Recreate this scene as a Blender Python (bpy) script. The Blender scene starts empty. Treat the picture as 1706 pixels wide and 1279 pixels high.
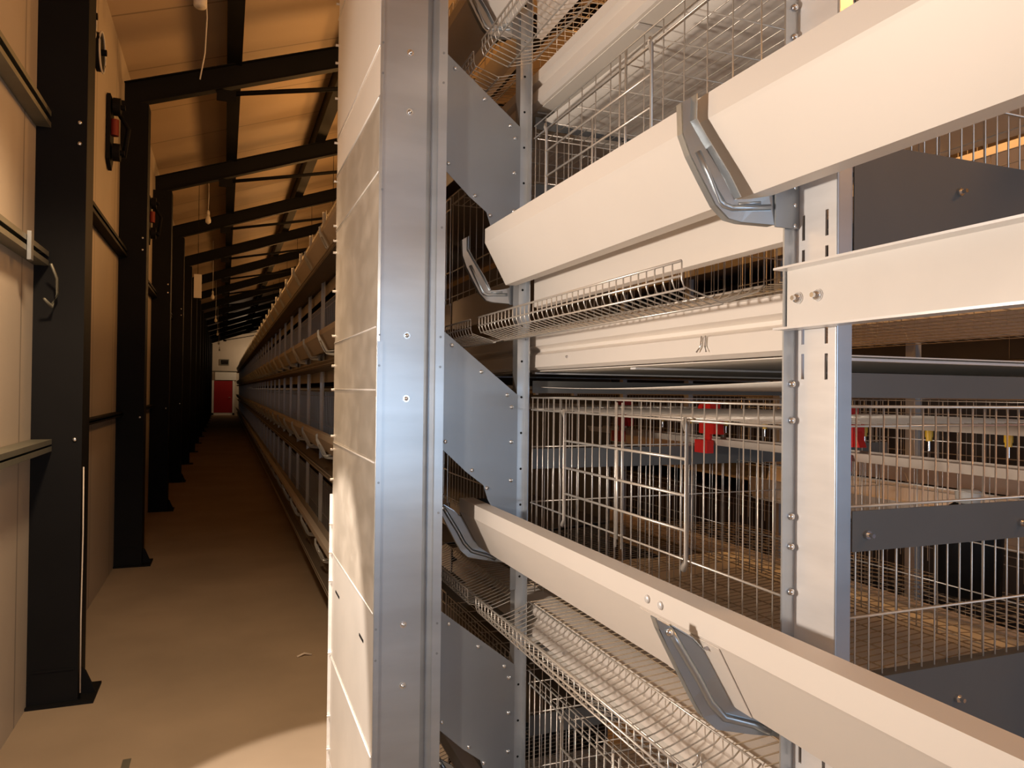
import bpy, math, random
from mathutils import Vector, Matrix
random.seed(4)
S = bpy.context.scene
COL = S.collection

# ------------------------------------------------------------------ camera
def setup_camera():
    F = Vector((0.36226362, 0.93201806, 0.01036344))
    R = Vector((0.93197043, -0.36236741, 0.01099919))
    U = Vector((-0.01400681, -0.00567381, 0.9998858))
    cd = bpy.data.cameras.new('camera'); cam = bpy.data.objects.new('camera', cd); COL.objects.link(cam)
    m = Matrix(((R.x, U.x, -F.x, 0), (R.y, U.y, -F.y, 0), (R.z, U.z, -F.z, 1.5), (0, 0, 0, 1)))
    cam.matrix_world = m
    cd.sensor_width = 36; cd.lens = 1232 / 1706 * 36; cd.clip_start = .02; cd.clip_end = 200
    S.camera = cam
setup_camera()
S.view_settings.view_transform = 'Standard'; S.view_settings.look = 'None'
S.view_settings.exposure = 0.0; S.view_settings.gamma = 1.0; S.view_settings.use_curve_mapping = False

# ------------------------------------------------------------------ world and lights
w = bpy.data.worlds.new('world'); S.world = w; w.use_nodes = True
w.node_tree.nodes['Background'].inputs[0].default_value = (.45, .65, 1, 1)
w.node_tree.nodes['Background'].inputs[1].default_value = .25

def light(kind, name, loc, power, color, aim=None, **kw):
    d = bpy.data.lights.new(name, kind); d.energy = power; d.color = color
    for k, v in kw.items(): setattr(d, k, v)
    o = bpy.data.objects.new(name, d); COL.objects.link(o); o.location = loc
    if aim is not None:
        o.rotation_euler = (Vector(aim) - Vector(loc)).to_track_quat('-Z', 'Y').to_euler()
    return o
# work lamp clamped on the side wall just outside the frame, lighting the cage fronts
light('SPOT', 'work_lamp_light', (-.70, 1.12, 1.50), 75, (1, .85, .72), aim=(.62, .74, 1.30), spot_size=math.radians(156), spot_blend=.12, shadow_soft_size=.05)
# added spot, its cone shaped to make the hard-edged pool on the aisle floor
light('SPOT', 'floor_pool_spot', (-.70, 1.9, 2.5), 430, (1, .84, .70), aim=(.36, 2.52, 0), spot_size=math.radians(33), spot_blend=.1, shadow_soft_size=.03)
# daylight through the open door at the near end of the house
light('AREA', 'door_daylight', (1.5, -2.9, 1.45), 45, (.66, .82, 1), aim=(1.5, 3, 1.4), shape='RECTANGLE', size=3.2, size_y=1.1)
TUBES = [(2.7, -1, 3.5, 90), (2.7, 2.3, 3.6, 140)] + [(2.7, 8.5, 3.5, 60)] + [(1.5, 5.5 + 2.98 * i, 3.75, p) for i, p in enumerate((40, 34, 32, 28, 24, 19, 14, 9))]
# lamps over the next aisle, plus unseen ones added over the row for ceiling light
for (x, y, z, p) in TUBES:
    light('POINT', 'tube_and_fill_light', (x, y, z), p, (1, .47, .14), shadow_soft_size=.22)
light('POINT', 'end_bulb_light', (1.6, 43.2, 3.45), 60, (1, .72, .45), shadow_soft_size=.06)
light('POINT', 'rear_fill_light', (-.2, -1.0, 2.9), 9, (1, .68, .42), shadow_soft_size=.08)  # weak warm fill added behind the camera, no lamp known there
light('SPOT', 'wall_fill_spot', (-.28, 2.3, 3.0), 215, (1, .70, .42), aim=(-.8, 3.5, 0), spot_size=math.radians(98), spot_blend=.7, shadow_soft_size=.09)  # added fill spot out of view, aimed to brighten left wall and floor

# ------------------------------------------------------------------ materials
def mat(name, color, rough=.5, metal=0., var=.0, scale=(8, 8, 8), bump=0., emis=None, estr=0, spec=.5, color2=None):
    m = bpy.data.materials.new(name); m.use_nodes = True; nt = m.node_tree; b = nt.nodes['Principled BSDF']
    b.inputs['Roughness'].default_value = rough; b.inputs['Metallic'].default_value = metal
    b.inputs['Specular IOR Level'].default_value = spec
    c = (*color, 1)
    b.inputs['Base Color'].default_value = c
    if var or bump or color2:
        tc = nt.nodes.new('ShaderNodeTexCoord'); mp = nt.nodes.new('ShaderNodeMapping'); mp.inputs['Scale'].default_value = scale
        nz = nt.nodes.new('ShaderNodeTexNoise'); nz.inputs['Scale'].default_value = 1; nz.inputs['Detail'].default_value = 5
        nt.links.new(tc.outputs['Object'], mp.inputs[0]); nt.links.new(mp.outputs[0], nz.inputs[0])
        rp = nt.nodes.new('ShaderNodeValToRGB'); rp.color_ramp.elements[0].position = .35; rp.color_ramp.elements[1].position = .68
        rp.color_ramp.elements[0].color = (*[v * (1 - var) for v in (color2 or color)], 1)
        rp.color_ramp.elements[1].color = (*[min(1, v * (1 + var * .4)) for v in color], 1)
        nt.links.new(nz.outputs[0], rp.inputs[0]); nt.links.new(rp.outputs[0], b.inputs['Base Color'])
        if bump:
            bp = nt.nodes.new('ShaderNodeBump'); bp.inputs['Strength'].default_value = bump; bp.inputs['Distance'].default_value = .01
            nt.links.new(nz.outputs[0], bp.inputs['Height']); nt.links.new(bp.outputs[0], b.inputs['Normal'])
    if emis:
        b.inputs['Emission Color'].default_value = (*emis, 1); b.inputs['Emission Strength'].default_value = estr
    return m
M_GALV = mat('galvanised_sheet', (.58, .62, .66), .36, .9, .10, (3, 3, 14))
M_GALVD = mat('galvanised_plate', (.36, .385, .41), .42, .85, .06, (4, 4, 4))
M_ZINC = mat('bright_zinc', (.84, .84, .84), .34, .4, .06, (9, 9, 40))
M_BEAM = mat('beam_zinc', (.72, .69, .65), .55, .1, .05, (6, 6, 6))
M_TROUGH = mat('trough_sheet', (.80, .75, .69), .55, .22, .04, (2, 2, 2))
M_BRK = mat('pressed_bracket_steel', (.50, .55, .59), .30, .85, .05, (10, 10, 10))
M_WIRE = mat('zinc_wire', (.66, .62, .56), .35, .6)
M_DARKW = mat('floor_wire', (.50, .40, .28), .5, .5)
M_PLATE = mat('partition_plate', (.13, .13, .125), .5, .3, .08, (5, 5, 5))
M_BOLT = mat('bolt_zinc', (.85, .86, .87), .18, 1.0)
M_SKIN = mat('clean_aluminium_sheet', (.56, .54, .51), .45, .35, .06, (5, 5, 5))
M_BELT = mat('belt_white', (.74, .70, .64), .45, 0, .06, (3, 3, 3))
M_RED = mat('red_plastic', (.62, .02, .015), .4)
M_DRED = mat('dull_red', (.22, .02, .01), .6)
M_YEL = mat('yellow_plastic', (.75, .45, .03), .4)
M_PIPE = mat('pvc_pipe', (.66, .58, .50), .4)
M_BLACK = mat('black_painted_steel', (.009, .009, .010), .6, .0, .2, (2, 2, 2), spec=.12)
M_RUBBER = mat('black_rubber', (.02, .02, .02), .6)
M_CONC = mat('concrete_floor', (.36, .28, .20), .85, 0, .14, (1.3, 1.3, 1.3), .12)
M_WHITE = mat('white_plastic', (.75, .72, .66), .45)
M_GLASS = mat('bulb_glass', (.9, .85, .75), .2)
M_LIT = mat('lit_tube', (1, .85, .6), .4, emis=(1, .78, .5), estr=9)
M_DOOR = mat('door_red', (.33, .012, .014), .45)
M_OLIVE = mat('olive_galvanised', (.24, .235, .19), .5, .6, .12, (6, 6, 6))
M_SHADE = mat('shade_toned_sheet', (.20, .17, .14), .6, .2, .1, (2, 2, 2))  # dark tone stands in for shade on far belts, floors and backings
M_FARW = mat('far_upright_zinc', (.62, .64, .66), .35, .5)

def panel_mat(name, c, axis_scale, seam):
    """insulated wall panel: vertical seams"""
    m = bpy.data.materials.new(name); m.use_nodes = True; nt = m.node_tree; b = nt.nodes['Principled BSDF']
    b.inputs['Roughness'].default_value = .55
    tc = nt.nodes.new('ShaderNodeTexCoord'); sp = nt.nodes.new('ShaderNodeSeparateXYZ'); nt.links.new(tc.outputs['Object'], sp.inputs[0])
    mu = nt.nodes.new('ShaderNodeMath'); mu.operation = 'MULTIPLY'; mu.inputs[1].default_value = axis_scale; nt.links.new(sp.outputs[1], mu.inputs[0])
    fr = nt.nodes.new('ShaderNodeMath'); fr.operation = 'FRACT'; nt.links.new(mu.outputs[0], fr.inputs[0])
    lt = nt.nodes.new('ShaderNodeMath'); lt.operation = 'LESS_THAN'; lt.inputs[1].default_value = seam; nt.links.new(fr.outputs[0], lt.inputs[0])
    nz = nt.nodes.new('ShaderNodeTexNoise'); nz.inputs['Scale'].default_value = 1.1; nz.inputs['Detail'].default_value = 4; nt.links.new(tc.outputs['Object'], nz.inputs[0])
    rp = nt.nodes.new('ShaderNodeValToRGB'); rp.color_ramp.elements[0].position = .3; rp.color_ramp.elements[1].position = .7
    rp.color_ramp.elements[0].color = (*[v * .86 for v in c], 1); rp.color_ramp.elements[1].color = (*c, 1)
    nt.links.new(nz.outputs[0], rp.inputs[0])
    mx = nt.nodes.new('ShaderNodeMix'); mx.data_type = 'RGBA'; nt.links.new(lt.outputs[0], mx.inputs[0]); nt.links.new(rp.outputs[0], mx.inputs[6])
    mx.inputs[7].default_value = (*[v * .55 for v in c], 1)
    nt.links.new(mx.outputs[2], b.inputs['Base Color'])
    return m
M_WALL = panel_mat('wall_panel', (.58, .50, .41), 1.05, .02)
M_CEIL = panel_mat('roof_panel', (.62, .48, .33), .95, .02)

def film_mat():
    """aluminium side sheet under smeared protective film"""
    m = bpy.data.materials.new('filmed_sheet'); m.use_nodes = True; nt = m.node_tree; b = nt.nodes['Principled BSDF']
    b.inputs['Metallic'].default_value = .35
    tc = nt.nodes.new('ShaderNodeTexCoord'); mp = nt.nodes.new('ShaderNodeMapping'); mp.inputs['Scale'].default_value = (9, 9, 14)
    nz = nt.nodes.new('ShaderNodeTexNoise'); nz.inputs['Scale'].default_value = 1; nz.inputs['Detail'].default_value = 6; nz.inputs['Distortion'].default_value = .3
    nt.links.new(tc.outputs['Object'], mp.inputs[0]); nt.links.new(mp.outputs[0], nz.inputs[0])
    rp = nt.nodes.new('ShaderNodeValToRGB'); rp.color_ramp.elements[0].position = .42; rp.color_ramp.elements[1].position = .72
    rp.color_ramp.elements[0].color = (.50, .46, .40, 1); rp.color_ramp.elements[1].color = (.60, .56, .50, 1)
    nt.links.new(nz.outputs[0], rp.inputs[0]); nt.links.new(rp.outputs[0], b.inputs['Base Color'])
    r2 = nt.nodes.new('ShaderNodeMapRange'); r2.inputs['To Min'].default_value = .25; r2.inputs['To Max'].default_value = .5
    nt.links.new(nz.outputs[0], r2.inputs[0]); nt.links.new(r2.outputs[0], b.inputs['Roughness'])
    return m
M_FILM = film_mat()

# ------------------------------------------------------------------ mesh helpers
class MB:
    def __init__(s): s.v = []; s.f = []; s.sm = []
    def add(s, vs, fs, smooth=False):
        n = len(s.v); s.v += [tuple(v) for v in vs]; s.f += [tuple(i + n for i in f) for f in fs]; s.sm += [smooth] * len(fs)
    def box(s, x0, x1, y0, y1, z0, z1):
        s.add([(x, y, z) for x in (x0, x1) for y in (y0, y1) for z in (z0, z1)],
              [(0, 1, 3, 2), (4, 6, 7, 5), (0, 4, 5, 1), (2, 3, 7, 6), (0, 2, 6, 4), (1, 5, 7, 3)])
        return s
    def tube(s, pts, r, n=6, smooth=True, cap=True):
        pts = [Vector(p) for p in pts]; rings = []
        for i, p in enumerate(pts):
            d = (pts[min(i + 1, len(pts) - 1)] - pts[max(i - 1, 0)]).normalized()
            a = Vector((0, 0, 1)) if abs(d.z) < .9 else Vector((0, 1, 0))
            u = d.cross(a).normalized(); v = d.cross(u)
            k = 1.
            if 0 < i < len(pts) - 1:
                e = (pts[i + 1] - p).normalized(); k = 1 / max(.5, abs(d.dot(e)))
            rings.append([p + (u * math.cos(2 * math.pi * (j + .5) / n) + v * math.sin(2 * math.pi * (j + .5) / n)) * r * (k if n <= 8 else 1) for j in range(n)])
        vs = [q for rg in rings for q in rg]; fs = []
        for i in range(len(pts) - 1):
            for j in range(n): fs.append((i * n + j, i * n + (j + 1) % n, (i + 1) * n + (j + 1) % n, (i + 1) * n + j))
        if cap: fs += [tuple(range(n))[::-1], tuple((len(pts) - 1) * n + j for j in range(n))]
        s.add(vs, fs, smooth); return s
    def prism(s, poly, axis, a, b):
        """poly: 2D points in the plane perpendicular to axis"""
        def P(u, v, t): return {'x': (t, u, v), 'y': (u, t, v), 'z': (u, v, t)}[axis]
        n = len(poly); vs = [P(u, v, a) for u, v in poly] + [P(u, v, b) for u, v in poly]
        s.add(vs, [tuple(range(n))[::-1], tuple(range(n, 2 * n))] + [(i, (i + 1) % n, n + (i + 1) % n, n + i) for i in range(n)]); return s
    def sheet(s, prof, t, y0, y1, ny=1, wav=None):
        """folded sheet: XZ profile with thickness t, drawn along Y"""
        n = len(prof); off = []
        for i in range(n):
            def nr(a, b):
                d = Vector((b[0] - a[0], b[1] - a[1])).normalized(); return Vector((-d.y, d.x))
            ns = []
            if i > 0: ns.append(nr(prof[i - 1], prof[i]))
            if i < n - 1: ns.append(nr(prof[i], prof[i + 1]))
            m = sum(ns, Vector((0, 0)))
            m = m.normalized() if m.length > 1e-6 else ns[0]
            k = 1 / max(.5, m.dot(ns[0])); off.append((prof[i][0] + m.x * t * k, prof[i][1] + m.y * t * k))
        ring = list(prof) + off[::-1]; N = len(ring); vs = []
        for j in range(ny + 1):
            y = y0 + (y1 - y0) * j / ny; dz = wav(y) if wav else 0
            vs += [(x, y, z + dz) for x, z in ring]
        fs = [(j * N + i, j * N + (i + 1) % N, (j + 1) * N + (i + 1) % N, (j + 1) * N + i) for j in range(ny) for i in range(N)]
        for base in (0, ny * N):
            fs += [(base + i, base + i + 1, base + N - 2 - i, base + N - 1 - i) for i in range(n - 1)]
        s.add(vs, fs); return s
    def strip(s, A, B, t, y):
        """thin plate between XZ polylines A and B (same length) at y..y+t"""
        n = len(A); vs = []
        for yy in (y, y + t): vs += [(x, yy, z) for x, z in A] + [(x, yy, z) for x, z in B]
        fs = []
        for i in range(n - 1):
            fs += [(i, i + 1, n + i + 1, n + i), (2 * n + i, 3 * n + i, 3 * n + i + 1, 2 * n + i + 1),
                   (i, 2 * n + i, 2 * n + i + 1, i + 1), (n + i, n + i + 1, 3 * n + i + 1, 3 * n + i)]
        fs += [(0, n, 3 * n, 2 * n), (n - 1, 3 * n - 1, 4 * n - 1, 2 * n - 1)]
        s.add(vs, fs); return s
    def dome(s, c, ax, r, h, n=10):
        """round head bolt sitting on a surface, axis ax"""
        c = Vector(c); a = Vector(ax).normalized(); u = a.orthogonal().normalized(); v = a.cross(u); vs = []; fs = []
        rs = [(1, 0), (1, .25), (.8, .7), (.45, .95)]
        for k, hh in rs:
            for j in range(n):
                t = 2 * math.pi * j / n; vs.append(c + (u * math.cos(t) + v * math.sin(t)) * r * k + a * h * hh)
        for i in range(3):
            for j in range(n): fs.append((i * n + j, i * n + (j + 1) % n, (i + 1) * n + (j + 1) % n, (i + 1) * n + j))
        fs += [tuple(range(n))[::-1], tuple(3 * n + j for j in range(n))]
        s.add(vs, fs, True); return s
    def cyl(s, c, ax, r, h, n=12, smooth=True, r2=None):
        c = Vector(c); a = Vector(ax).normalized(); u = a.orthogonal().normalized(); v = a.cross(u); vs = []
        for k, rr in ((0, r), (h, r if r2 is None else r2)):
            for j in range(n):
                t = 2 * math.pi * j / n; vs.append(c + (u * math.cos(t) + v * math.sin(t)) * rr + a * k)
        s.add(vs, [(j, (j + 1) % n, n + (j + 1) % n, n + j) for j in range(n)], smooth)
        s.add(vs, [tuple(range(n))[::-1], tuple(range(n, 2 * n))], False); return s
    def lathe(s, c, prof, n=16):
        vs = []; m = len(prof)
        for r, z in prof:
            for j in range(n):
                t = 2 * math.pi * j / n; vs.append((c[0] + r * math.cos(t), c[1] + r * math.sin(t), c[2] + z))
        fs = [(i * n + j, i * n + (j + 1) % n, (i + 1) * n + (j + 1) % n, (i + 1) * n + j) for i in range(m - 1) for j in range(n)]
        fs += [tuple(range(n))[::-1], tuple((m - 1) * n + j for j in range(n))]
        s.add(vs, fs, True); return s
    def build(s, name, m, parent=None, org=None):
        o0 = Vector(org) if org is not None else Vector((0, 0, 0))
        me = bpy.data.meshes.new(name); me.from_pydata([tuple(Vector(v) - o0) for v in s.v], [], s.f)
        me.polygons.foreach_set('use_smooth', s.sm); me.materials.append(m); me.update()
        o = bpy.data.objects.new(name, me); COL.objects.link(o)
        if parent is not None:
            o.parent = parent
        if org is not None and parent is None: o.location = o0
        return o

def tag(o, label, cat, group=None, kind=None):
    if kind: o['kind'] = kind
    if label: o['label'] = label
    if cat: o['category'] = cat
    if group: o['group'] = group
    return o
def thing(name, label, cat, loc=(0, 0, 0), group=None):
    o = bpy.data.objects.new(name, None); COL.objects.link(o); o.location = loc; o.empty_display_size = .1
    return tag(o, label, cat, group)
class Sub:
    """builds parts in world coordinates under an Empty placed at loc"""
    def __init__(s, name, label, cat, loc=(0, 0, 0), group=None): s.o = thing(name, label, cat, loc, group); s.loc = Vector(loc)
    def part(s, name, mb, m, label=None, parent=None):
        o = mb.build(name, m, parent or s.o, org=s.loc)
        if label: o['label'] = label
        return o
def copy_tree(o, parent=None):
    c = o.copy(); COL.objects.link(c); c.parent = parent
    for ch in list(o.children): copy_tree(ch, c)
    return c
def structure(name, mb, m, label=None):
    o = mb.build(name, m); o['kind'] = 'structure'
    if label: o['label'] = label
    return o

T = .715                      # tier pitch
TIERS = (1, 0, -1, -2)
TN = {1: 'top', 0: 'upper middle', -1: 'lower middle', -2: 'bottom'}
def zk(k): return 1.5 + T * k

# ================================================================== building
XW, YE, XR = -.84, 45.0, 9.0
structure('floor', MB().box(-.95, XR + .1, -3.2, YE + .2, -.12, 0), M_CONC)
structure('wall_left', MB().box(-.95, XW, -3.2, YE, 0, 4.32), M_WALL)
structure('wall_right', MB().box(XR, XR + .1, -3.2, YE, 0, 5.6), M_WALL)
rz = lambda x: 4.32 + .35 * (x - XW) if x < 4.2 else 4.32 + .35 * (4.2 - XW) - .35 * (x - 4.2)
cm = MB().prism([(-.95, 4.28), (4.2, rz(4.2)), (XR + .1, rz(XR + .1)), (XR + .1, rz(XR + .1) + .1), (4.2, rz(4.2) + .1), (-.95, 4.38)], 'y', -3.2, YE + .1)
structure('ceiling', cm, M_CEIL)
structure('wall_back', MB().prism([(-.95, 0), (XR, 0), (XR, rz(XR)), (4.2, rz(4.2)), (-.95, 4.3)], 'y', YE, YE + .1), M_WALL)
wb = MB()                                             # near end wall with an open doorway
wb.box(-.95, -.2, -3.1, -3.0, 0, 4.3).box(4.8, XR, -3.1, -3.0, 0, 4.3)
wb.box(-.2, 4.8, -3.1, -3.0, 2.25, 4.3).prism([(-.95, 4.3), (XR, 4.3), (XR, rz(XR)), (4.2, rz(4.2))], 'y', -3.1, -3.0)
structure('wall_front', wb, M_WALL)

# far end: red door with pale frame and lintel, small vent above
d = bpy.data.objects.new('door_1', None); COL.objects.link(d); d['kind'] = 'structure'; d['label'] = 'red door at the far end of the aisle'
MB().box(-.55, .42, 44.86, 44.93, .14, 1.93).build('door_leaf', M_DOOR, d)
MB().box(-.66, -.56, 44.84, 44.98, 0, 1.95).box(.43, .53, 44.84, 44.98, 0, 1.95).box(-.66, .53, 44.84, 44.98, 0, .12).build('door_frame', M_WHITE, d)
MB().tube([(.32, 44.86, 1.0), (.32, 44.80, 1.0), (.22, 44.80, 1.0)], .012).build('door_handle', M_BOLT, d)
structure('trim_1', MB().box(-.50, .62, 44.85, 44.98, 1.98, 2.42), M_WHITE, 'white lintel board above the red door')
structure('trim_2', MB().box(-.84, .9, 44.9, 44.98, 2.46, 2.50), M_OLIVE, 'thin rail on the far end wall')
vt = Sub('wall_vent', 'small dark square vent high on the far end wall', 'vent', (-.02, 44.97, 2.98))
vt.part('vent_frame', MB().box(-.26, .22, 44.93, 44.99, 2.82, 2.86).box(-.26, .22, 44.93, 44.99, 3.12, 3.16).box(-.26, -.22, 44.93, 44.99, 2.86, 3.12).box(.18, .22, 44.93, 44.99, 2.86, 3.12), M_OLIVE)
lv = MB()
for i in range(5): lv.prism([(44.94, 2.87 + i * .05), (44.98, 2.90 + i * .05), (44.98, 2.905 + i * .05), (44.94, 2.875 + i * .05)], 'x', -.22, .18)
vt.part('louvre', lv, M_BLACK)

# steel columns and rafters
NC = 14
for i in range(NC):
    y = 4.03 + 3.0 * i if i else 4.03
    if i: y = 6.93 + 2.98 * (i - 1)
    nm = ['nearest black steel column against the panelled left wall', 'second black steel column from the camera along the left wall', 'third black steel column from the camera along the left wall', 'fourth black steel column from the camera along the left wall'][i] if i < 4 else 'black steel column far down the left wall'
    c = Sub('steel_column', nm, 'column', (-.74, y + .1, 0), 'black columns along the left wall')
    zt = 3.9
    c.part('web', MB().box(-.822, -.648, y, y + .012, .012, zt), M_BLACK)
    c.part('flange', MB().box(-.84, -.822, y - .0, y + .2, .012, zt), M_BLACK)
    c.part('flange', MB().box(-.648, -.63, y - .0, y + .2, .012, zt), M_BLACK)
    c.part('base_plate', MB().box(-.84, -.56, y - .03, y + .23, 0, .012), M_BLACK)
    if i < 4:
        c.part('stiffener', MB().box(-.822, -.648, y - .004, y, .16, .17), M_BLACK)
        gp = MB().prism([(-.63, .012), (-.565, .012), (-.61, .12), (-.63, .14)], 'y', y + .08, y + .095); c.part('gusset', gp, M_BLACK)
        for zz in (2.76, 2.66, 1.25):
            c.part('bolt', MB().dome((-.66, y, zz), (0, -1, 0), .011, .01), M_BOLT)
    r = Sub('roof_rafter', ['', 'nearest black sloping roof rafter, resting on the second column', 'second black sloping rafter from the camera', 'third black sloping rafter from the camera'][i] if 0 < i < 4 else ('black sloping rafter over the nearest column' if i == 0 else 'black sloping rafter far down the house'), 'rafter', (-.7, y + .1, 4.0), 'black roof rafters')
    yc = y + .06
    zb = lambda x: 3.93 + .35 * (x + .65)
    for nme, a, b, hw in (('web', 0, .19, .006), ('lower_flange', -.008, 0, .045), ('upper_flange', .19, .198, .045)):
        r.part(nme, MB().prism([(-.82, zb(-.82) + a), (4.2, zb(4.2) + a), (4.2, zb(4.2) + b), (-.82, zb(-.82) + b)], 'y', yc - hw, yc + hw), M_BLACK)
    tb = Sub('tie_bar', 'thin black tie bar under a sloping rafter', 'tie bar', (0, yc, 4.1), 'tie bars under the rafters')
    tb.part('bar', MB().tube([(-.02, yc, 4.10), (.95, yc, 4.30), (2.3, yc, 4.60)], .022, 6), M_BLACK)
    tb.part('end_plate', MB().box(-.1, .06, yc - .02, yc + .02, 4.04, 4.13), M_BLACK)
for i, x in enumerate((.045, 1.12, 2.2, 3.3)):
    z0 = 3.93 + .35 * (x + .65) + .198
    pm = MB().sheet([(x + .06, z0), (x - .06, z0), (x - .06, rz(x) - .035), (x + .06, rz(x) + .005)], .004, -3, YE)
    tag(pm.build('roof_purlin', M_BLACK), ['dark roof purlin straight above the aisle', 'dark roof purlin above the top of the cage row', 'dark roof purlin above the back of the cage row', 'dark roof purlin nearest the roof ridge'][i], 'purlin', 'roof purlins')
    if i == 1:
        pass
# wall girts (C rails) between the columns
def girt(y0, y1, z, m, label, x0=-.835, dep=.07, h=.09, name='wall_girt'):
    g = MB().sheet([(x0 + dep, z - h / 2 + .02), (x0 + dep, z - h / 2), (x0, z - h / 2), (x0, z + h / 2), (x0 + dep, z + h / 2), (x0 + dep, z + h / 2 - .02)], .003, y0, y1)
    return tag(g.build(name, m), label, 'girt', 'girts on the left wall')
girt(-1, 4.02, 2.755, M_OLIVE, 'galvanised wall rail, the highest one left of the nearest black column', dep=.055, h=.07)
girt(-1, 4.02, 2.10, M_OLIVE, 'galvanised wall rail at mid height left of the nearest black column', dep=.055, h=.06)
girt(-1, 4.02, 1.225, M_OLIVE, 'galvanised wall rail, the lowest one left of the nearest black column', dep=.08, h=.05)
for i in range(3):
    a = [4.25, 7.15, 10.13][i]; b = [6.92, 9.9, 12.88][i]
    w_ = ['between the first and second columns', 'between the second and third columns', 'between the third and fourth columns'][i]
    girt(a, b, 2.62, M_BLACK, 'dark upper wall rail ' + w_, dep=.06, h=.06); girt(a, b, 1.28, M_BLACK, 'dark lower wall rail ' + w_, dep=.05, h=.03)
# short clip and hanging strap on the mid rail beside column one
cl = Sub('rail_clip', 'pale steel clip over the mid wall rail beside the nearest column', 'clip', (-.74, 3.62, 2.1))
cl.part('strap', MB().box(-.775, -.76, 3.60, 3.64, 2.03, 2.15), M_GALVD)
cl.part('hook', MB().tube([(-.745, 3.9, 2.06), (-.73, 3.95, 2.0), (-.73, 3.97, 1.93), (-.75, 3.95, 1.87), (-.77, 3.9, 1.90)], .006), M_OLIVE)
cable = [(-.622, 4.02, 1.22 - .0 * j) for j in range(1)]
tag(MB().tube([(-.619, 4.02, 1.12), (-.617, 4.02, .8), (-.620, 4.02, .4), (-.618, 4.02, .05)], .0035, 5).build('wall_cable', M_PIPE), 'thin pale cable running down the edge of the nearest black column', 'cable')

# ventilation winches on the left wall
def winch(y, z, label, red, sc=1.0):
    t = Sub('inlet_winch', label, 'winch', (-.83, y, z), 'dark winches on the left wall')
    t.part('back_plate', MB().prism([(y - .10 * sc, z - .24 * sc), (y + .02 * sc, z - .30 * sc), (y + .10 * sc, z - .2 * sc), (y + .10 * sc, z + .24 * sc), (y - .10 * sc, z + .24 * sc)], 'x', -.835, -.81), M_BLACK)
    for dz in (.17, -.17):
        t.part('pulley', MB().cyl((-.80, y - .02, z + dz * sc), (1, 0, 0), .065 * sc, .05, 16).cyl((-.75, y - .02, z + dz * sc), (1, 0, 0), .02, .03, 8), M_BLACK)
    t.part('arm', MB().tube([(-.79, y, z + .17 * sc), (-.70, y, z + .02), (-.73, y, z - .2 * sc)], .018), M_BLACK)
    t.part('motor', MB().cyl((-.79, y - .03, z - .05), (0, 0, 1), .03 * sc, .12 * sc, 12), M_DRED if red else M_BLACK, 'dull red motor body' if red else None)
winch(6.22, 3.42, 'wall winch with a dull red body just before the second column', True)
winch(9.3, 3.42, 'wall winch with a red body just before the third column', True)
for y, z, lb in ((5.02, 3.72, 'upper black round pulley with pale rim on the left wall'), (5.4, 3.66, 'lower black round pulley with pale rim on the left wall')):
    t = Sub('wall_pulley', lb, 'pulley', (-.83, y, z), 'round pulleys on the left wall')
    t.part('wheel', MB().cyl((-.80, y, z), (1, 0, 0), .12, .03, 24), M_BLACK)
    t.part('rim', MB().tube([(-.765, y + .125 * math.cos(a), z + .125 * math.sin(a)) for a in [2 * math.pi * j / 24 for j in range(25)]], .006), M_WHITE, 'pale rim')
    t.part('axle', MB().cyl((-.84, y, z), (1, 0, 0), .02, .1, 10), M_BLACK)
    t.part('hanger', MB().prism([(y - .03, z), (y + .03, z), (y + .05, z - .32), (y - .02, z - .36)], 'x', -.835, -.815), M_BLACK)

# hanging lamps over the aisle
def pendant(x, y, z, top, label, kind='bulb'):
    t = Sub('pendant_lamp', label, 'lamp', (x, y, z), 'lamps hanging over the aisle')
    if kind == 'bulb':
        t.part('bulb', MB().lathe((x, y, z), [(.01, .0), (.032, .02), (.036, .05), (.026, .09), (.014, .115)], 14), M_GLASS)
        t.part('socket', MB().lathe((x, y, z + .115), [(.018, 0), (.018, .05), (.008, .07)], 12), M_WHITE)
        t.part('cord', MB().tube([(x, y, z + .18), (x + .004, y, (z + top) / 2), (x - .004, y, top)], .004, 5), M_WHITE)
    else:
        t.part('shade', MB().lathe((x, y, z), [(.035, 0), (.042, .01), (.042, .16), (.035, .17)], 14), M_WHITE)
        t.part('cord', MB().tube([(x, y, z + .17), (x, y, top)], .004, 5), M_BLACK)
    return t
pendant(-.185, 5.3, 4.02, 4.5, 'white cylindrical lamp hanging at the top edge, nearest of the aisle lamps', 'tube')
pendant(-.235, 10.7, 3.70, 4.5, 'pale bulb on a long cord before the third rafter')
for i in range(2, 7):
    pendant(-.25, 10.7 + 5.5 * (i - 1), 3.3, 4.5, 'pale bulb on a cord far down the aisle')
t = Sub('hanging_box', 'white upright plastic box hanging beside the far columns', 'box', (-.37, 11.6, 2.9))
t.part('case', MB().box(-.43, -.33, 11.55, 11.62, 2.80, 3.14), M_WHITE)
t.part('cord', MB().tube([(-.38, 11.58, 3.14), (-.38, 11.58, 4.45)], .004), M_BLACK)
tag(MB().tube([(-.17, 5.6, 4.46), (-.15, 5.6, 4.1), (-.16, 5.6, 3.85), (-.19, 5.6, 3.66)], .005, 5).build('loose_cord', M_WHITE), 'loose pale cord end dangling from the roof near the first rafter', 'cord')

# ================================================================== cage row, near part
P1, P2, P3 = .827, 1.834, 2.56
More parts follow.
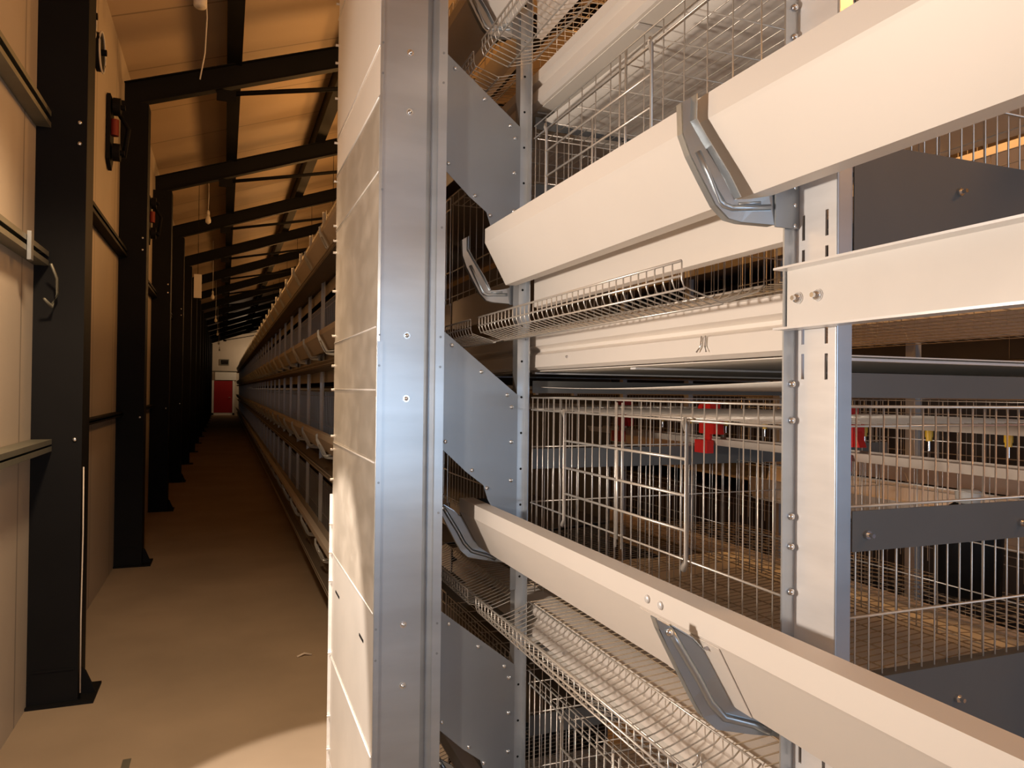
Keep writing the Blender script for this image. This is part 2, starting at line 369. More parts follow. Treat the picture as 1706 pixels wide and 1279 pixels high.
# posts
def slotted(mb, x0, x1, y0, y1, z0, z1, cols, pitch, ln, wd, zs=0.):
    """post face with real slots: cols = slot centre lines in y, each with a z phase"""
    edges = [(.768 - wd / 2, .768 + wd / 2, 1.731), (.811 - wd / 2, .811 + wd / 2, 1.732)]; cur = y0
    for a, b, ph in edges:
        mb.box(x0, x1, cur, a, z0, z1)
        z = z0; n = math.floor((z0 - ph) / pitch); c = n * pitch + ph
        solid = z0
        while c < z1:
            rel = (c - 1.5) % T
            if not (.03 < rel < .265): c += pitch; continue
            lo, hi = c - ln / 2, c + ln / 2
            if lo > solid and lo < z1: mb.box(x0, x1, a, b, solid, lo)
            if hi > solid: solid = hi
            c += pitch
        if solid < z1: mb.box(x0, x1, a, b, solid, z1)
        cur = b
    mb.box(x0, x1, cur, y1, z0, z1)
    return mb
p = Sub('cage_post', 'wide bright slotted galvanised post at the right carrying the steel beam', 'post', (.76, .79, 0), 'posts of the near cages')
p.part('face', slotted(MB(), .748, .751, .752, .827, 0, 2.95, None, .0482, .035, .0055), M_ZINC)
p.part('rear_flange', MB().box(.751, .790, .824, .827, 0, 2.95), M_GALV)
p.part('flange', MB().box(.7264, .748, .824, .827, 0, 2.95), M_GALV)
p.part('flange', MB().box(.751, .774, .750, .753, 0, 2.95).cyl((.7505, .7525, 0), (0, 0, 1), .0025, 2.95, 10), M_GALV)
for k in TIERS:
    for dz in (.290, .265, .236) if k > -1 else (.19, .165):
        p.part('bolt', MB().dome((.741, .824, zk(k) + dz), (0, -1, 0), .0055, .006), M_BOLT)
    for dz in (.730, .679, .545, .503, .44):
        p.part('bolt', MB().dome((.741, .824, zk(k) + dz), (0, -1, 0), .0055, .006), M_BOLT)
p = Sub('cage_post', 'narrow galvanised post beside the grey riveted end plates', 'post', (.74, P2, 0), 'posts of the near cages')
hol = MB().box(.7264, .752, P2 - .003, P2, 0, 2.95)
p.part('face', hol.box(.749, .752, P2 - .026, P2 - .003, 0, 2.95), M_GALV)
p.part('flange', MB().box(.7264, .7294, P2, P2 + .03, 0, 2.95), M_GALV)
for j in range(60):
    z = .15 + j * .0477
    if j % 2 == 0: p.part('hole', MB().cyl((.739, P2 - .0032, z), (0, -1, 0), .0032, .0006, 8), M_BLACK, 'small dark punched hole')

# troughs
def trough_prof(k):
    z = zk(k)
    return [(.658, z + .416), (.617, z + .416), (.617, z + .380), (.620, z + .375), (.675, z + .276), (.704, z + .276), (.735, z + .372), (.728, z + .376)]
lab = {1: 'highest long feed trough, seen from below at the top of the near cages', 0: 'large pale feed trough crossing the upper right, lit underside facing the aisle',
       -1: 'pale feed trough crossing the lower right with a bright white rim', -2: 'lowest long feed trough of the near cages, its bright end showing at the bottom'}
yend = {1: 2.5, 0: 1.79, -1: 1.985, -2: 2.5}
for k in TIERS:
    t = Sub('feed_trough', lab[k], 'feed trough', (.66, .8, zk(k) + .27), 'feed troughs of the near cages')
    t.part('trough_body', MB().sheet(trough_prof(k), .0015, -.35, yend[k]), M_TROUGH)
    cy = .99 if k == -1 else .62
    if k == -1: t.part('joint_sleeve', MB().sheet([(q[0] - .0022, q[1]) for q in trough_prof(k)[3:5]], .0012, .82, 1.02), M_TROUGH)
    if k == -1:
        for yy in (.995, .958): t.part('rivet', MB().dome((.6155, yy, zk(k) + .396), (-1, 0, 0), .0065, .003), M_ZINC)
    if k == 0:
        pass
# black rubber end flap on the lower middle trough
for k in (-1,):
    z = zk(k)
    tag(MB().prism([(.622, z + .372), (.675, z + .280), (.70, z + .280), (.725, z + .372), (.70, z + .41), (.63, z + .412)], 'y', 1.986, 1.996).build('trough_end_cap', M_RUBBER), 'dark end cap closing the far end of the lower trough', 'end cap')

# brackets
A_out = [(0.589, 0.05, 0.406), (0.591, 0.05, 0.363), (0.601, 0.046, 0.333), (0.617, 0.039, 0.298), (0.634, 0.032, 0.263), (0.65, 0.025, 0.244), (0.666, 0.018, 0.239), (0.707, 0.0, 0.235), (0.74, 0.0, 0.233)]
A_in = [(0.6, 0.046, 0.413), (0.6, 0.047, 0.379), (0.614, 0.041, 0.352), (0.629, 0.034, 0.325), (0.642, 0.028, 0.301), (0.656, 0.022, 0.27), (0.676, 0.013, 0.271), (0.7, 0.003, 0.275), (0.74, 0.0, 0.293)]
A_rib = [(0.61, 0.042, 0.337), (0.623, 0.037, 0.306), (0.64, 0.029, 0.268), (0.644, 0.028, 0.262), (0.654, 0.023, 0.258), (0.702, 0.002, 0.259)]
B_out = [(0.559, 0.03, 0.404), (0.565, 0.03, 0.389), (0.59, 0.026, 0.339), (0.615, 0.021, 0.29), (0.63, 0.019, 0.264), (0.651, 0.015, 0.244), (0.704, 0.006, 0.233), (0.762, 0.0, 0.223)]
B_in = [(0.58, 0.027, 0.394), (0.609, 0.02, 0.376), (0.629112, 0.016, 0.355), (0.64578, 0.013, 0.325), (0.6657816, 0.011, 0.289), (0.696, 0.007, 0.27), (0.717, 0.003, 0.259), (0.762, 0.0, 0.235)]
B_rib = [(0.578, 0.028, 0.391), (0.592, 0.025, 0.367), (0.622, 0.02, 0.318), (0.64, 0.017, 0.284), (0.661, 0.013, 0.261), (0.704, 0.006, 0.248), (0.73, 0.001, 0.237)]
def band(mb, A, B, t):
    """plate between two 3D polylines, thickness t along y"""
    n = len(A); vs = [p for p in A] + [p for p in B] + [(x, y + t, z) for x, y, z in A] + [(x, y + t, z) for x, y, z in B]; fs = []
    for i in range(n - 1):
        fs += [(i, i + 1, n + i + 1, n + i), (2 * n + i, 3 * n + i, 3 * n + i + 1, 2 * n + i + 1),
               (i, 2 * n + i, 2 * n + i + 1, i + 1), (n + i, n + i + 1, 3 * n + i + 1, 3 * n + i)]
    fs += [(0, n, 3 * n, 2 * n), (n - 1, 4 * n - 1, 4 * n - 1, 3 * n - 1)][:1] + [(n - 1, 3 * n - 1, 4 * n - 1, 2 * n - 1)]
    mb.add(vs, fs); return mb
def edge(mb, L, ya, yb, sgn=1):
    th = .0016 * sgn
    for i in range(len(L) - 1):
        a, b = L[i], L[i + 1]; d_ = Vector((b[0] - a[0], b[2] - a[2])).normalized(); nx, nz = -d_.y * th, d_.x * th
        vs = [(a[0], a[1] + ya, a[2]), (b[0], b[1] + ya, b[2]), (b[0], b[1] + yb, b[2]), (a[0], a[1] + yb, a[2])]
        vs += [(x + nx, y, z + nz) for x, y, z in vs]
        mb.add(vs, [(0, 1, 2, 3), (7, 6, 5, 4), (0, 4, 5, 1), (1, 5, 6, 2), (2, 6, 7, 3), (3, 7, 4, 0)])
    return mb
def bracket_parts(t, y, z, kind, loc):
    sh = lambda L: [(a, y + b, z + c) for a, b, c in L]
    O, I = sh(A_out if kind == 'A' else B_out), sh(A_in if kind == 'A' else B_in)
    def part(name, mb, m): mb.build(name, m, t, org=loc)
    part('arm', band(MB(), O, I, .003), M_BRK)
    part('edge_flange', edge(MB(), O[:8], 0, .015), M_BRK)
    part('edge_flange', edge(MB(), I[0:6], -.014 if kind == 'A' else -.004, .003), M_BRK)
    part('pressed_rib', MB().tube(sh(A_rib if kind == 'A' else B_rib), .0045 if kind == 'A' else .006, 8), M_BRK)
    return part
def bracket(y, k, kind, label, group, detail=True):
    z = zk(k); loc = (.65, y, z + .3)
    t = thing('trough_bracket', label, 'bracket', loc, group)
    part = bracket_parts(t, y, z, kind, loc)
    if kind == 'A':
        part('pressed_rib', MB().tube([(.662, y + .020, z + .264), (.69, y + .008, z + .266)], .0025, 6), M_BRK)
        part('fixing_plate', MB().box(.707, .7475, y - .003, y, z + .232, z + .300), M_GALVD)
    else:
        part('bolt', MB().dome((.578, y + .026, z + .385), (0, -1, 0), .006, .005), M_BOLT)
        part('bolt', MB().cyl((.628, y + .012, z + .363), (-.6, -1, .3), .003, .018, 8), M_BOLT)
    return t
for k in TIERS:
    nk = {1: 'highest near trough', 0: 'upper middle trough', -1: 'lower middle trough', -2: 'lowest near trough'}[k]
    kd = 'A' if k >= 0 else 'B'
    bracket(.822 if kd == 'A' else .85, k, kd, 'curved ribbed steel bracket holding the ' + nk + ' at the slotted post', 'near trough brackets')
    bracket(1.845 if kd == 'A' else 1.99, k, kd, 'curved ribbed steel bracket below the ' + nk + ' beside the grey end plates', 'near trough brackets')

# beam bolted to the wide post
t = Sub('channel_beam', 'bright galvanised channel beam bolted across the wide slotted post at right', 'beam', (.73, .5, 1.63))
t.part('beam_web', MB().box(.730, .733, -.35, .822, 1.592, 1.672), M_BEAM)
t.part('beam_flange', MB().box(.707, .733, -.35, .824, 1.672, 1.675), M_ZINC)
t.part('beam_flange', MB().box(.707, .733, -.35, .824, 1.589, 1.592), M_ZINC)
for y in (.800, .764):
    t.part('washer', MB().cyl((.7300, y, 1.632), (-1, 0, 0), .0085, .0015, 14), M_ZINC)
    t.part('bolt', MB().dome((.7285, y, 1.632), (-1, 0, 0), .0075, .006, 8).cyl((.7225, y, 1.632), (-1, 0, 0), .0035, .004, 8), M_BOLT)
tag(MB().box(.7345, .7475, .755, .822, 1.60, 1.665).build('spacer_block', M_GALVD), 'grey spacer between beam and wide slotted post', 'spacer')

# grey end plates between post two and the end column
for k in TIERS:
    z = zk(k); y = P2 - .0025
    if k == 1: continue
    nm = {0: 'grey riveted end plate above the upper middle trough', -1: 'grey riveted end plate above the lower middle trough', -2: 'grey riveted end plate at the bottom beside the end column'}[k]
    t = Sub('end_plate', nm, 'plate', (.63, y, z + .5), 'riveted end plates')
    poly = [(.514, z + .875), (.525, z + .868), (.726, z + .706), (.726, z + .30), (.69, z + .30), (.69, z + .39), (.662, z + .405), (.647, z + .431), (.634, z + .470), (.585, z + .507), (.525, z + .563), (.514, z + .57)]
    # split into convex pieces
    y0, y1 = y - .0015, y
    m = MB()
    m.prism([(.514, z + .875), (.514, z + .57), (.525, z + .563), (.585, z + .507), (.634, z + .470), (.634, z + .780)], 'y', y0, y1)
    m.prism([(.634, z + .780), (.634, z + .470), (.647, z + .431), (.662, z + .405), (.69, z + .39), (.728, z + .39), (.728, z + .706)], 'y', y0, y1)
    m.box(.712, .728, y0, y1, z + .19, z + .39)
    t.part('sheet', m, M_GALVD)
    for (a, b) in ((.544, .833), (.625, .766), (.698, .706), (.711, .674), (.711, .582), (.529, .585), (.602, .510), (.644, .462), (.711, .48)):
        t.part('rivet', MB().dome((a, y0, z + b), (0, -1, 0), .0055, .005), M_BOLT)

# end column: folded front channel and filmed side sheets
t = Sub('end_column', 'tall boxed sheet metal column with a bluish grey channel front and filmed side sheets', 'column', (.43, 2.0, 0))
HT = 2.98
front = [(.345, 1.799), (.352, 1.795), (.352, 1.800), (.463, 1.800), (.478, 1.814), (.489, 1.798), (.491, 1.793), (.513, 1.792), (.513, 1.835)]
fm = MB()
n = len(front)
for i in range(n - 1):
    a, b = front[i], front[i + 1]; d_ = Vector((b[0] - a[0], b[1] - a[1])).normalized(); nn = (-d_.y * .0015, d_.x * .0015)
    fm.prism([a, b, (b[0] + nn[0], b[1] + nn[1]), (a[0] + nn[0], a[1] + nn[1])], 'z', 0, HT)
t.part('front_channel', fm, M_GALV)
t.part('left_lip', MB().box(.345, .358, 1.7945, 1.797, 0, 1.62), M_GALV)
for z0, z1 in ((.773, .923), (1.48, 1.636), (2.191, 2.339)):
    for zz in (z0, z1):
        t.part('bolt', MB().cyl((.419, 1.800, zz), (0, -1, 0), .0085, .0012, 14).dome((.419, 1.7988, zz), (0, -1, 0), .0058, .006, 6), M_BOLT)
for k in range(-2, 3):
    for (x, dz) in ((.503, .135), (.503, .06), (.350, .135), (.350, .06), (.503, .41), (.352, .49)):
        zz = 1.5 + k * T + dz
        if .05 < zz < 2.9: t.part('rivet', MB().cyl((x, 1.7945 if x < .4 else 1.792, zz), (0, -1, 0), .003, .0012, 8), M_GALVD)
seams = [0.0, .26, .608, .956, 1.323, 1.501, 1.655, 2.035, 2.217, 2.346, 2.75, 2.93]
for i in range(len(seams) - 1):
    a, b = seams[i], seams[i + 1]; xo = .345 - .0012 * (i % 2)
    m = MB().box(xo, xo + .0015, 1.800, 2.54, a - (.006 if i % 2 else -.001), b + (.006 if i % 2 else -.001))
    o = t.part('side_sheet', m, M_FILM if 2 < i < 8 else (M_TROUGH if i >= 8 else M_SKIN), 'clean bright side sheet without film' if i <= 2 else None)
    t.part('seam_fold', MB().tube([(xo - .001, 1.802, b), (xo - .001, 2.538, b)], .0022, 5), M_ZINC)
for i, z in enumerate([.30, .41, .62, .86, .955, 1.05, 1.20, 1.30, 1.345, 1.50, 1.58, 1.68, 1.83, 1.96, 2.0, 2.05, 2.20, 2.33, 2.48, 2.60, 2.66, 2.8]):
    t.part('stud', MB().cyl((.345, 2.53, z), (-1, 0, 0), .0045, .012, 8), M_BOLT)
t.part('edge_flange', MB().box(.335, .345, 2.538, 2.541, 0, 1.15), M_ZINC)
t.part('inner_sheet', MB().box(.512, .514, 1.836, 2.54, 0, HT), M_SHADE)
t.part('dark_backing', MB().box(.346, .514, 2.538, 2.54, 0, HT), M_SHADE)
t.part('slot', MB().box(.3433, .3445, 2.36, 2.44, .845, .852), M_BLACK, 'short dark slot'); t.part('slot', MB().box(.3433, .3445, 1.93, 1.99, .845, .852), M_BLACK, 'short dark slot')

# cages of the near row -------------------------------------------------------
def wires_front(mb, y0, y1, z, r=.0013, step=.0335, n=5, x=.756):
    k = round((y1 - y0) / step); dy = (y1 - y0) / k
    for i in range(k + 1): mb.tube([(x, y0 + i * dy, z + .315), (x, y0 + i * dy, z + .70)], r, n)
    for dz, rr in ((.70, .0018), (.668, .0022), (.425, .0022), (.335, .0018)): mb.tube([(x - .003, y0, z + dz), (x - .003, y1, z + dz)], rr, n)
def tray_wire(z, y, end=False):
    return [(.607, z + .190), (.607, z + .163), (.611, z + .153), (.675, z + .134), (.690, z + .137), (.742, z + .154), (.754, z + .164)]
def grid_floor(mb, y0, y1, z, x0=.754, x1=1.42, sy=.0238, sx=.075, r=.0012, n=4):
    zz = lambda x: z + .164 + .06 * (x - .754)
    k = round((y1 - y0) / sy)
    for i in range(k + 1):
        y = y0 + (y1 - y0) * i / k; mb.tube([(x0, y, zz(x0)), (x1, y, zz(x1))], r, n)
    k = round((x1 - x0) / sx)
    for i in range(1, k + 1):
        x = x0 + (x1 - x0) * i / k; mb.tube([(x, y0, zz(x) - r * 1.5), (x, y1, zz(x) - r * 1.5)], r * 1.3, n)
def cage(y0, y1, k, label, door_y=None, grp='wire cages of the near row'):
    z = zk(k)
    t = Sub('battery_cage', label, 'cage', (1.1, (y0 + y1) / 2, z + .16), grp)
    m = MB(); wires_front(m, y0 + .012, y1 - .012, z, step=.067 if k >= 0 else .0335); t.part('front_grid', m, M_WIRE)
    m = MB(); grid_floor(m, y0 + .01, y1 - .01, z); t.part('floor_grid', m, M_DARKW)
    # roof grid: long wires and a few cross wires
    m = MB()
    for i in range(22):
        x = .762 + i * .031; m.tube([(x, y0 + .01, z + .672), (x, y1 - .01, z + .672)], .0012, 4)
    kk = max(2, round((y1 - y0) / .118))
    for i in range(kk + 1):
        y = y0 + .01 + (y1 - y0 - .02) * i / kk; m.tube([(.762, y, z + .669), (1.42, y, z + .669)], .0016, 5)
    t.part('roof_grid', m, M_WIRE)
    m = MB()
    kk = round((y1 - y0) / .05)
    for i in range(kk + 1):
        y = y0 + .01 + (y1 - y0 - .02) * i / kk; m.tube([(1.42, y, z + .21), (1.42, y, z + .67)], .0013, 4)
    for dz in (.22, .32, .42, .52, .62): m.tube([(1.42, y0, z + dz), (1.42, y1, z + dz)], .0016, 4)
    t.part('rear_grid', m, M_WIRE)
    t.part('front_apron', MB().sheet([(.775, z + .222), (.761, z + .225), (.761, z + .318), (.768, z + .322)], .0012, y0 + .004, y1 - .004), M_TROUGH, 'plain sheet apron at the foot of the front')
    if door_y:
        ya, yb = door_y, door_y + .49
        X = .742; r = .0032
        dr = t.part('door', MB(), M_WIRE) if False else None
        dm = MB()
        for yy, top, bot in ((ya, .672, .412), (yb, .672, .405)):
            dm.tube([(.752, yy + .018, z + top - .022), (.744, yy + .014, z + top - .004), (X, yy + .006, z + top), (X, yy, z + top - .012), (X, yy, z + bot + .012), (X, yy + .006, z + bot), (.746, yy + .014, z + bot + .004), (.750, yy + .016, z + bot + .022)], r, 8)
        ym = (ya + yb) / 2 - .005
        dm.tube([(X, ym, z + .602), (X, ym, z + .42)], r * .8, 6)
        for dz in (.602, .539, .479): dm.tube([(X, ya, z + dz), (X, yb, z + dz)], r * .85, 6)
        t.part('sliding_door', dm, M_WIRE, 'sliding door of thicker wire with hooked ends')
        m = MB()
        for yy in (1.312, 1.335): m.tube([(.750, yy, z + .695), (.750, yy, z + .40)], .0022, 6)
        t.part('door_guide', m, M_WIRE)
    return t
for k in TIERS:
    cage(P1 + .004, P2 - .03, k, {1: 'wire cage on the top tier between the two near posts', 0: 'wire cage behind the large upper trough', -1: 'wire cage with a sliding door in the middle right of the view', -2: 'wire cage at the bottom, below the lower egg tray'}[k], door_y=1.2 if k == 0 else 1.077)
    cage(P2 + .03, P3, k, 'dim wire cage behind the riveted end plates, %s tier' % TN[k])
# cages on the far side of the row (behind the shared middle)
for k in TIERS:
    t = Sub('battery_cage', 'rear wire cage seen through the %s front cage' % TN[k], 'cage', (1.75, 1.4, zk(k) + .16), 'rear wire cages of the near row')
    z = zk(k); m = MB()
    for i in range(36):
        y = .84 + i * .05; m.tube([(2.06, y, z + .2), (2.06, y, z + .70)], .0014, 4)
    for dz in (.3, .42, .66, .70): m.tube([(2.06, .83, z + dz), (2.06, P3, z + dz)], .002, 4)
    t.part('front_grid', m, M_WIRE)
    m = MB()
    for i in range(36): m.tube([(1.43, .84 + i * .05, z + .21), (2.06, .84 + i * .05, z + .165)], .0013, 4)
    for i in range(13): m.tube([(1.43 + i * .052, .83, z + .208 - i * .0036), (1.43 + i * .052, P3, z + .208 - i * .0036)], .0015, 4)
    t.part('floor_grid', m, M_DARKW)
    t2 = tag(MB().sheet([(2.19, z + .376), (2.19, z + .416), (2.15, z + .276), (2.10, z + .276), (2.07, z + .37)][1:], .0015, .3, P3).build('feed_trough', M_TROUGH), 'back side feed trough behind the %s tier cages' % TN[k], 'feed trough', 'back side feed troughs')

# cross partitions (grey plates and upright wires) at both posts
for k in TIERS:
    for Y, w_, gx in ((.757, 'at the wide slotted post', 0), (P2 + .01, 'at the narrow post', 0)):
        z = zk(k)
        t = Sub('cage_partition', '%s tier grey plate and wire partition %s' % (TN[k], w_), 'partition', (1.1, Y, z + .2), 'cross partitions of the near cages')
        m = MB()
        x = .79; i = 0
        while x < 2.04:
            m.tube([(x, Y, z + .698), (x - .001, Y, z + .17)], .0013, 5); x += .0245
        t.part('upright_wires', m, M_WIRE)
        m = MB()
        for dz in (.700, .567): m.tube([(.775, Y - .004, z + dz), (2.05, Y - .004, z + dz)], .0022, 5)
        m.tube([(.775, Y - .004, z + .42), (2.05, Y - .004, z + .42)], .002, 5)
        t.part('cross_wire', m, M_WIRE)
        t.part('middle_plate', MB().box(.775, 2.05, Y - .009, Y - .007, z + .508, z + .562), M_PLATE)
        t.part('top_plate', MB().box(.775, 2.05, Y - .004, Y - .002, z + .712, z + .745), M_PLATE)
        if Y < 1: t.part('bottom_plate', MB().box(.775, 2.05, Y - .009, Y - .007, z + .165, z + .335).box(.775, 2.05, Y - .009, Y + .012, z + .335, z + .338), M_PLATE)
        if Y < 1:
            for bx, dz in ((.97, .29), (1.10, .53), (.80, .53)):
                t.part('bolt', MB().cyl((bx, Y - .009, z + dz), (0, -1, 0), .006, .004, 6, False).cyl((bx, Y - .013, z + dz), (0, -1, 0), .003, .008, 8), M_BOLT)

# egg trays
for k in TIERS:
    for (a, b, lb) in ((.897, 1.80, 'between the two near posts'), (1.87, 2.56, 'behind the riveted end plates')):
        z = zk(k); t = Sub('egg_tray', '%s tier wire egg tray %s' % (TN[k], lb), 'egg tray', (.68, (a + b) / 2, z + .15), 'wire egg trays of the near cages')
        m = MB(); nn = round((b - a) / .0238)
        for i in range(nn + 1):
            m.tube(tray_wire(z, 0) and [(px_, a + (b - a) * i / nn, pz) for px_, pz in tray_wire(z, 0)], .0013, 5)
        t.part('cross_wires', m, M_WIRE)
        m = MB()
        for (x, dz, r) in ((.606, .190, .0022), (.6055, .168, .002), (.6125, .1505, .0018), (.678, .1325, .002), (.754, .163, .002)):
            m.tube([(x, a, z + dz), (x, b, z + dz)], r, 6)
        t.part('long_wires', m, M_WIRE)

# belt side rails, belts, drinker lines
for k in TIERS:
    z = zk(k)
    t = Sub('belt_rail', 'folded pale sheet rail below the %s egg tray' % TN[k], 'rail', (.78, 1.4, z + .1), 'folded belt rails of the near cages')
    t.part('rail_sheet', MB().sheet([(.84, z + .158), (.778, z + .152), (.774, z + .148), (.774, z + .122), (.790, z + .114), (.790, z + .107), (.774, z + .098), (.772, z + .066), (.784, z + .059), (.80, z + .059)], .0015, P1 + .01, 2.56), M_TROUGH)
    if k in (0, -1):
        yc = 1.065
        t.part('wire_clip', MB().tube([(.771, yc, z + .10), (.769, yc, z + .082), (.766, yc - .008, z + .072)], .0016, 5).tube([(.771, yc + .012, z + .10), (.769, yc + .012, z + .082), (.766, yc + .02, z + .072)], .0016, 5), M_BOLT)
        t.part('rivet', MB().dome((.772, 1.62, z + .086), (-1, 0, 0), .004, .004), M_BOLT)
    # manure belt with lifted, wavy edge
    nx, ny = 14, 26; vs = []; fs = []
    for j in range(ny + 1):
        y = P1 - .03 + (2.56 - P1 + .03) * j / ny
        for i in range(nx + 1):
            u = i / nx; x = .80 + 1.24 * u
            e = .016 * (abs(2 * u - 1) ** 6) * (.5 + .5 * math.sin(3.1 * y + 1.2 * k))
            vs.append((x, y, z + .010 + e))
    for j in range(ny):
        for i in range(nx): fs.append((j * (nx + 1) + i, j * (nx + 1) + i + 1, (j + 1) * (nx + 1) + i + 1, (j + 1) * (nx + 1) + i))
    nv = len(vs); vs += [(a_, b_, c_ - .0015) for a_, b_, c_ in vs]; fs += [tuple(q + nv for q in f)[::-1] for f in fs]
    for j in range(ny):
        for i in (0, nx):
            a_ = j * (nx + 1) + i; b_ = a_ + nx + 1; fs.append((a_, b_, b_ + nv, a_ + nv))
    mb = MB(); mb.add(vs, fs, True)
    mb.box(.79, 2.04, P1 - .03, 2.56, z + .055, z + .057)
    tag(mb.build('manure_belt', M_BELT), 'pale manure belt stretched under the %s tier cages' % TN[k], 'belt', 'manure belts of the near cages')
    for Y in (.80, 1.33, 1.86, 2.4):
        tag(MB().box(.79, 2.05, Y, Y + .02, z + .049, z + .053).build('belt_support', M_ZINC), 'flat pale cross bar between the runs of the %s manure belt' % TN[k], 'cross bar', 'cross bars in the %s manure belt' % TN[k])
    # drinker line
    t = Sub('drinker_line', 'drinking pipe with red clips and yellow nipples inside the %s cages' % TN[k], 'drinker line', (1.35, 1.5, z + .62), 'drinker lines in the near cages')
    t.part('water_pipe', MB().box(1.338, 1.36, P1 - .4, 2.56, z + .645, z + .667), M_PIPE)
    t.part('drip_channel', MB().sheet([(1.31, z + .586), (1.32, z + .567), (1.37, z + .567), (1.38, z + .586)], .002, P1 - .4, 2.56), M_PIPE)
    for y in (.80, 1.29, 1.79, 2.29):
        m = MB().box(1.30, 1.334, y - .035, y + .035, z + .600, z + .650).box(1.30, 1.334, y - .018, y + .018, z + .650, z + .692).box(1.285, 1.307, y - .025, y + .035, z + .545, z + .582).box(1.304, 1.312, y - .012, y + .012, z + .575, z + .605).prism([(y - .05, z + .60), (y - .035, z + .60), (y - .035, z + .635)], 'x', 1.305, 1.325).cyl((1.30, y + .028, z + .672), (1, 0, 0), .014, .03, 12)
        t.part('clip', m, M_RED, 'bright red plastic clip')
    for j in range(10):
        y = .61 + j * .165 + (.0)
        m = MB().cyl((1.349, y, z + .645), (0, 0, -1), .0075, .014, 10).cyl((1.349, y, z + .631), (0, 0, -1), .006, .008, 10)
        nip = t.part('nipple', m, M_YEL, 'small yellow nipple')
        t.part('pin', MB().cyl((1.349, y, z + .623), (0, 0, -1), .0025, .02, 6), M_BOLT, None, nip)

# a black canister standing behind the cages
t = Sub('black_canister', 'black round canister seen dimly through the wires at the right', 'canister', (1.95, 1.45, zk(-1) + .2))
t.part('body', MB().lathe((1.80, 1.36, zk(-1) + .20), [(.05, 0), (.075, .01), (.08, .16), (.06, .22), (.03, .24)], 18), M_BLACK)
t.part('cap', MB().lathe((1.80, 1.36, zk(-1) + .44), [(.028, 0), (.03, .03), (.022, .035)], 14), M_WHITE)

# ================================================================== far stretch of the row
NB = 41; Y0 = 3.18
def far_cage_mesh(side=1):
    m = MB(); X = .757
    for i in range(21): m.box(X - .0012, X + .0012, i * .0496 + .001, i * .0496 + .0034, .31, .70)
    for dz in (.70, .66, .43, .335): m.box(X - .002, X + .002, .002, .998, dz - .002, dz + .002)
    return m
def far_parts(k, y, label, grp, proto=[None]):
    if proto[0] is None:
        t = thing('battery_cage', label, 'cage', (0, y, zk(k)), grp)
        far_cage_mesh().build('front_grid', M_WIRE, t)
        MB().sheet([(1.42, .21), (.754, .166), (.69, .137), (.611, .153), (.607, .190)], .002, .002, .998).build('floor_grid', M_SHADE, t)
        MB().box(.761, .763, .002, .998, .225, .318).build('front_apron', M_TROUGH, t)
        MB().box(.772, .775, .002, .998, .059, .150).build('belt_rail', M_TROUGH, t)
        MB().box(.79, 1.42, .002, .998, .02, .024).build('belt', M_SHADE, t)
        MB().box(1.42, 1.424, .002, .998, .02, .70).build('dark_backing', M_SHADE, t)  # solid dark board in place of rear mesh, painting the dim depth
        proto[0] = t; return t
    c = copy_tree(proto[0]); c.location = (0, y, zk(k)); c['label'] = label; c['group'] = grp
    return c
pb = None
def dist_word(i): return 'near stretch beyond the end column' if i < 6 else 'far stretch of the row'
for k in TIERS:
    for i in range(NB):
        y = P3 + .02 + (i if i else 0) * 1.0 if True else 0
        far_parts(k, y, 'dim wire cage on the %s tier, %s' % (TN[k], dist_word(i)), 'far cages, %s tier, %s' % (TN[k], dist_word(i)))
    tag(MB().sheet(trough_prof(k), .0015, 2.58, 43.6).build('feed_trough', M_TROUGH), '%s tier feed trough running into the dark beyond the end column' % TN[k], 'feed trough', 'far feed troughs')
    tag(MB().box(.604, .608, 2.58, 43.6, zk(k) + .186, zk(k) + .190).box(.604, .608, 2.58, 43.6, zk(k) + .163, zk(k) + .166).build('tray_rail', M_WIRE), '%s tier front wire rail of the egg trays beyond the end column' % TN[k], 'rail', 'far tray rails')
bp = None
for i in range(NB):
    y = 3.18 + i
    t = thing('cage_post', 'galvanised upright in the %s' % dist_word(i), 'post', (.745, y, 0), 'far uprights, %s' % dist_word(i))
    if i == 0:
        me = MB().box(-.02, .004, 0, .003, 0, 2.95).box(.002, .005, -.06, 0, 0, 2.95).build('face', M_FARW, t); fpost = me.data
    else:
        o = bpy.data.objects.new('face', fpost); COL.objects.link(o); o.parent = t
    for k in TIERS:
        if bp is None:
            bk = thing('trough_bracket', '', 'bracket'); bracket_parts(bk, 0, 0, 'A', (0, 0, 0)); bp = bk; c = bk
        else: c = copy_tree(bp)
        c.location = (0, y, zk(k)); c['label'] = 'curved bracket under the %s trough, %s' % (TN[k], dist_word(i)); c['group'] = 'far brackets, %s tier, %s' % (TN[k], dist_word(i))

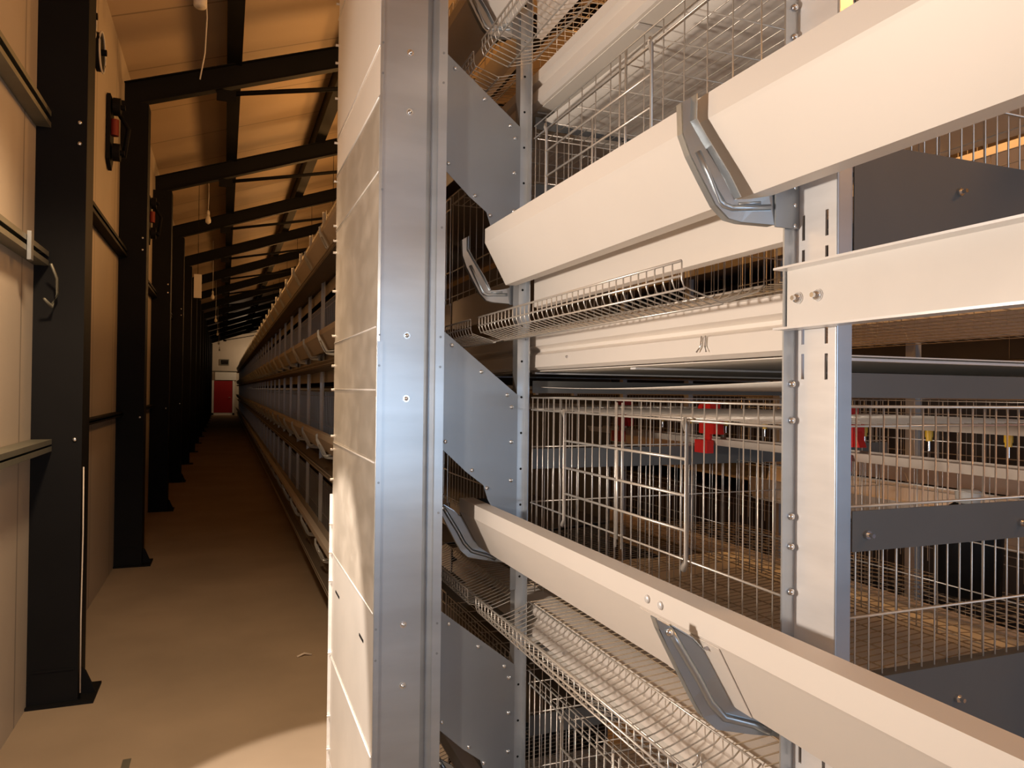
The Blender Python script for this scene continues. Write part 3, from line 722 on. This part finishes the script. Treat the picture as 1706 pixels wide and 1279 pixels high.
# next row across the second aisle
proto = None
for i in range(12):
    for k in TIERS:
        lb = 'dim wire cage of the next row, %s tier, seen through the near cages' % TN[k]
        if proto is None:
            t = thing('battery_cage', lb, 'cage', (2.6, .3, zk(k)), 'cages of the next row')
            far_cage_mesh().build('front_grid', M_WIRE, t)
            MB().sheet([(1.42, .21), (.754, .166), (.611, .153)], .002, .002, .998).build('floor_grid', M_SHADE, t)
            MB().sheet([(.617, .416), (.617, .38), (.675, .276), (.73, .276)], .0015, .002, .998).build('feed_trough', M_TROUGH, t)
            MB().box(1.42, 1.424, .002, .998, .02, .70).build('dark_backing', M_SHADE, t); MB().box(.79, 1.42, .002, .998, .02, .024).build('belt', M_SHADE, t)  # dark board added behind the row to keep the background dim
            proto = t; c = t
        else: c = copy_tree(proto)
        c.location = (2.6, -.2 + i, zk(k)); c['label'] = lb; c['group'] = 'cages of the next row, %s tier' % TN[k]
    t = tag(MB().box(3.32, 3.36, .8 + i - 1, .86 + i - 1, 0, 2.95).build('cage_post', M_FARW), 'upright of the next row across the second aisle', 'post', 'uprights of the next row')
# lit tube lamps over the second aisle; those over the row are added
for i, (x, y, z, _p) in enumerate(TUBES):
    z -= .1
    t = Sub('tube_lamp', 'lit warm tube lamp hanging over the ' + ('second aisle' if x > 2 else 'cage row, added unseen to light the ceiling'), 'lamp', (x, y, z), 'tube lamps over the ' + ('second aisle' if x > 2 else 'cage row, added unseen to light the ceiling'))
    t.part('tube', MB().tube([(x - .22, y, z), (x + .22, y, z)], .014, 10), M_LIT)
    t.part('holder', MB().box(x - .25, x + .25, y - .02, y + .02, z + .02, z + .05), M_WHITE)
    t.part('cord', MB().tube([(x, y, z + .05), (x, y, rz(x) - .01)], .004, 5), M_BLACK)
# small scrap on the floor
tag(MB().tube([(.40, 4.3, .004), (.44, 4.32, .012), (.48, 4.31, .004)], .006, 5).build('paper_scrap', M_PIPE), 'tiny pale scrap lying on the aisle floor', 'scrap')
tag(MB().box(-.36, -.33, 2.95, 3.35, 0, .003).build('floor_strip', M_OLIVE), 'thin dark strip lying on the floor in the lower left', 'strip')
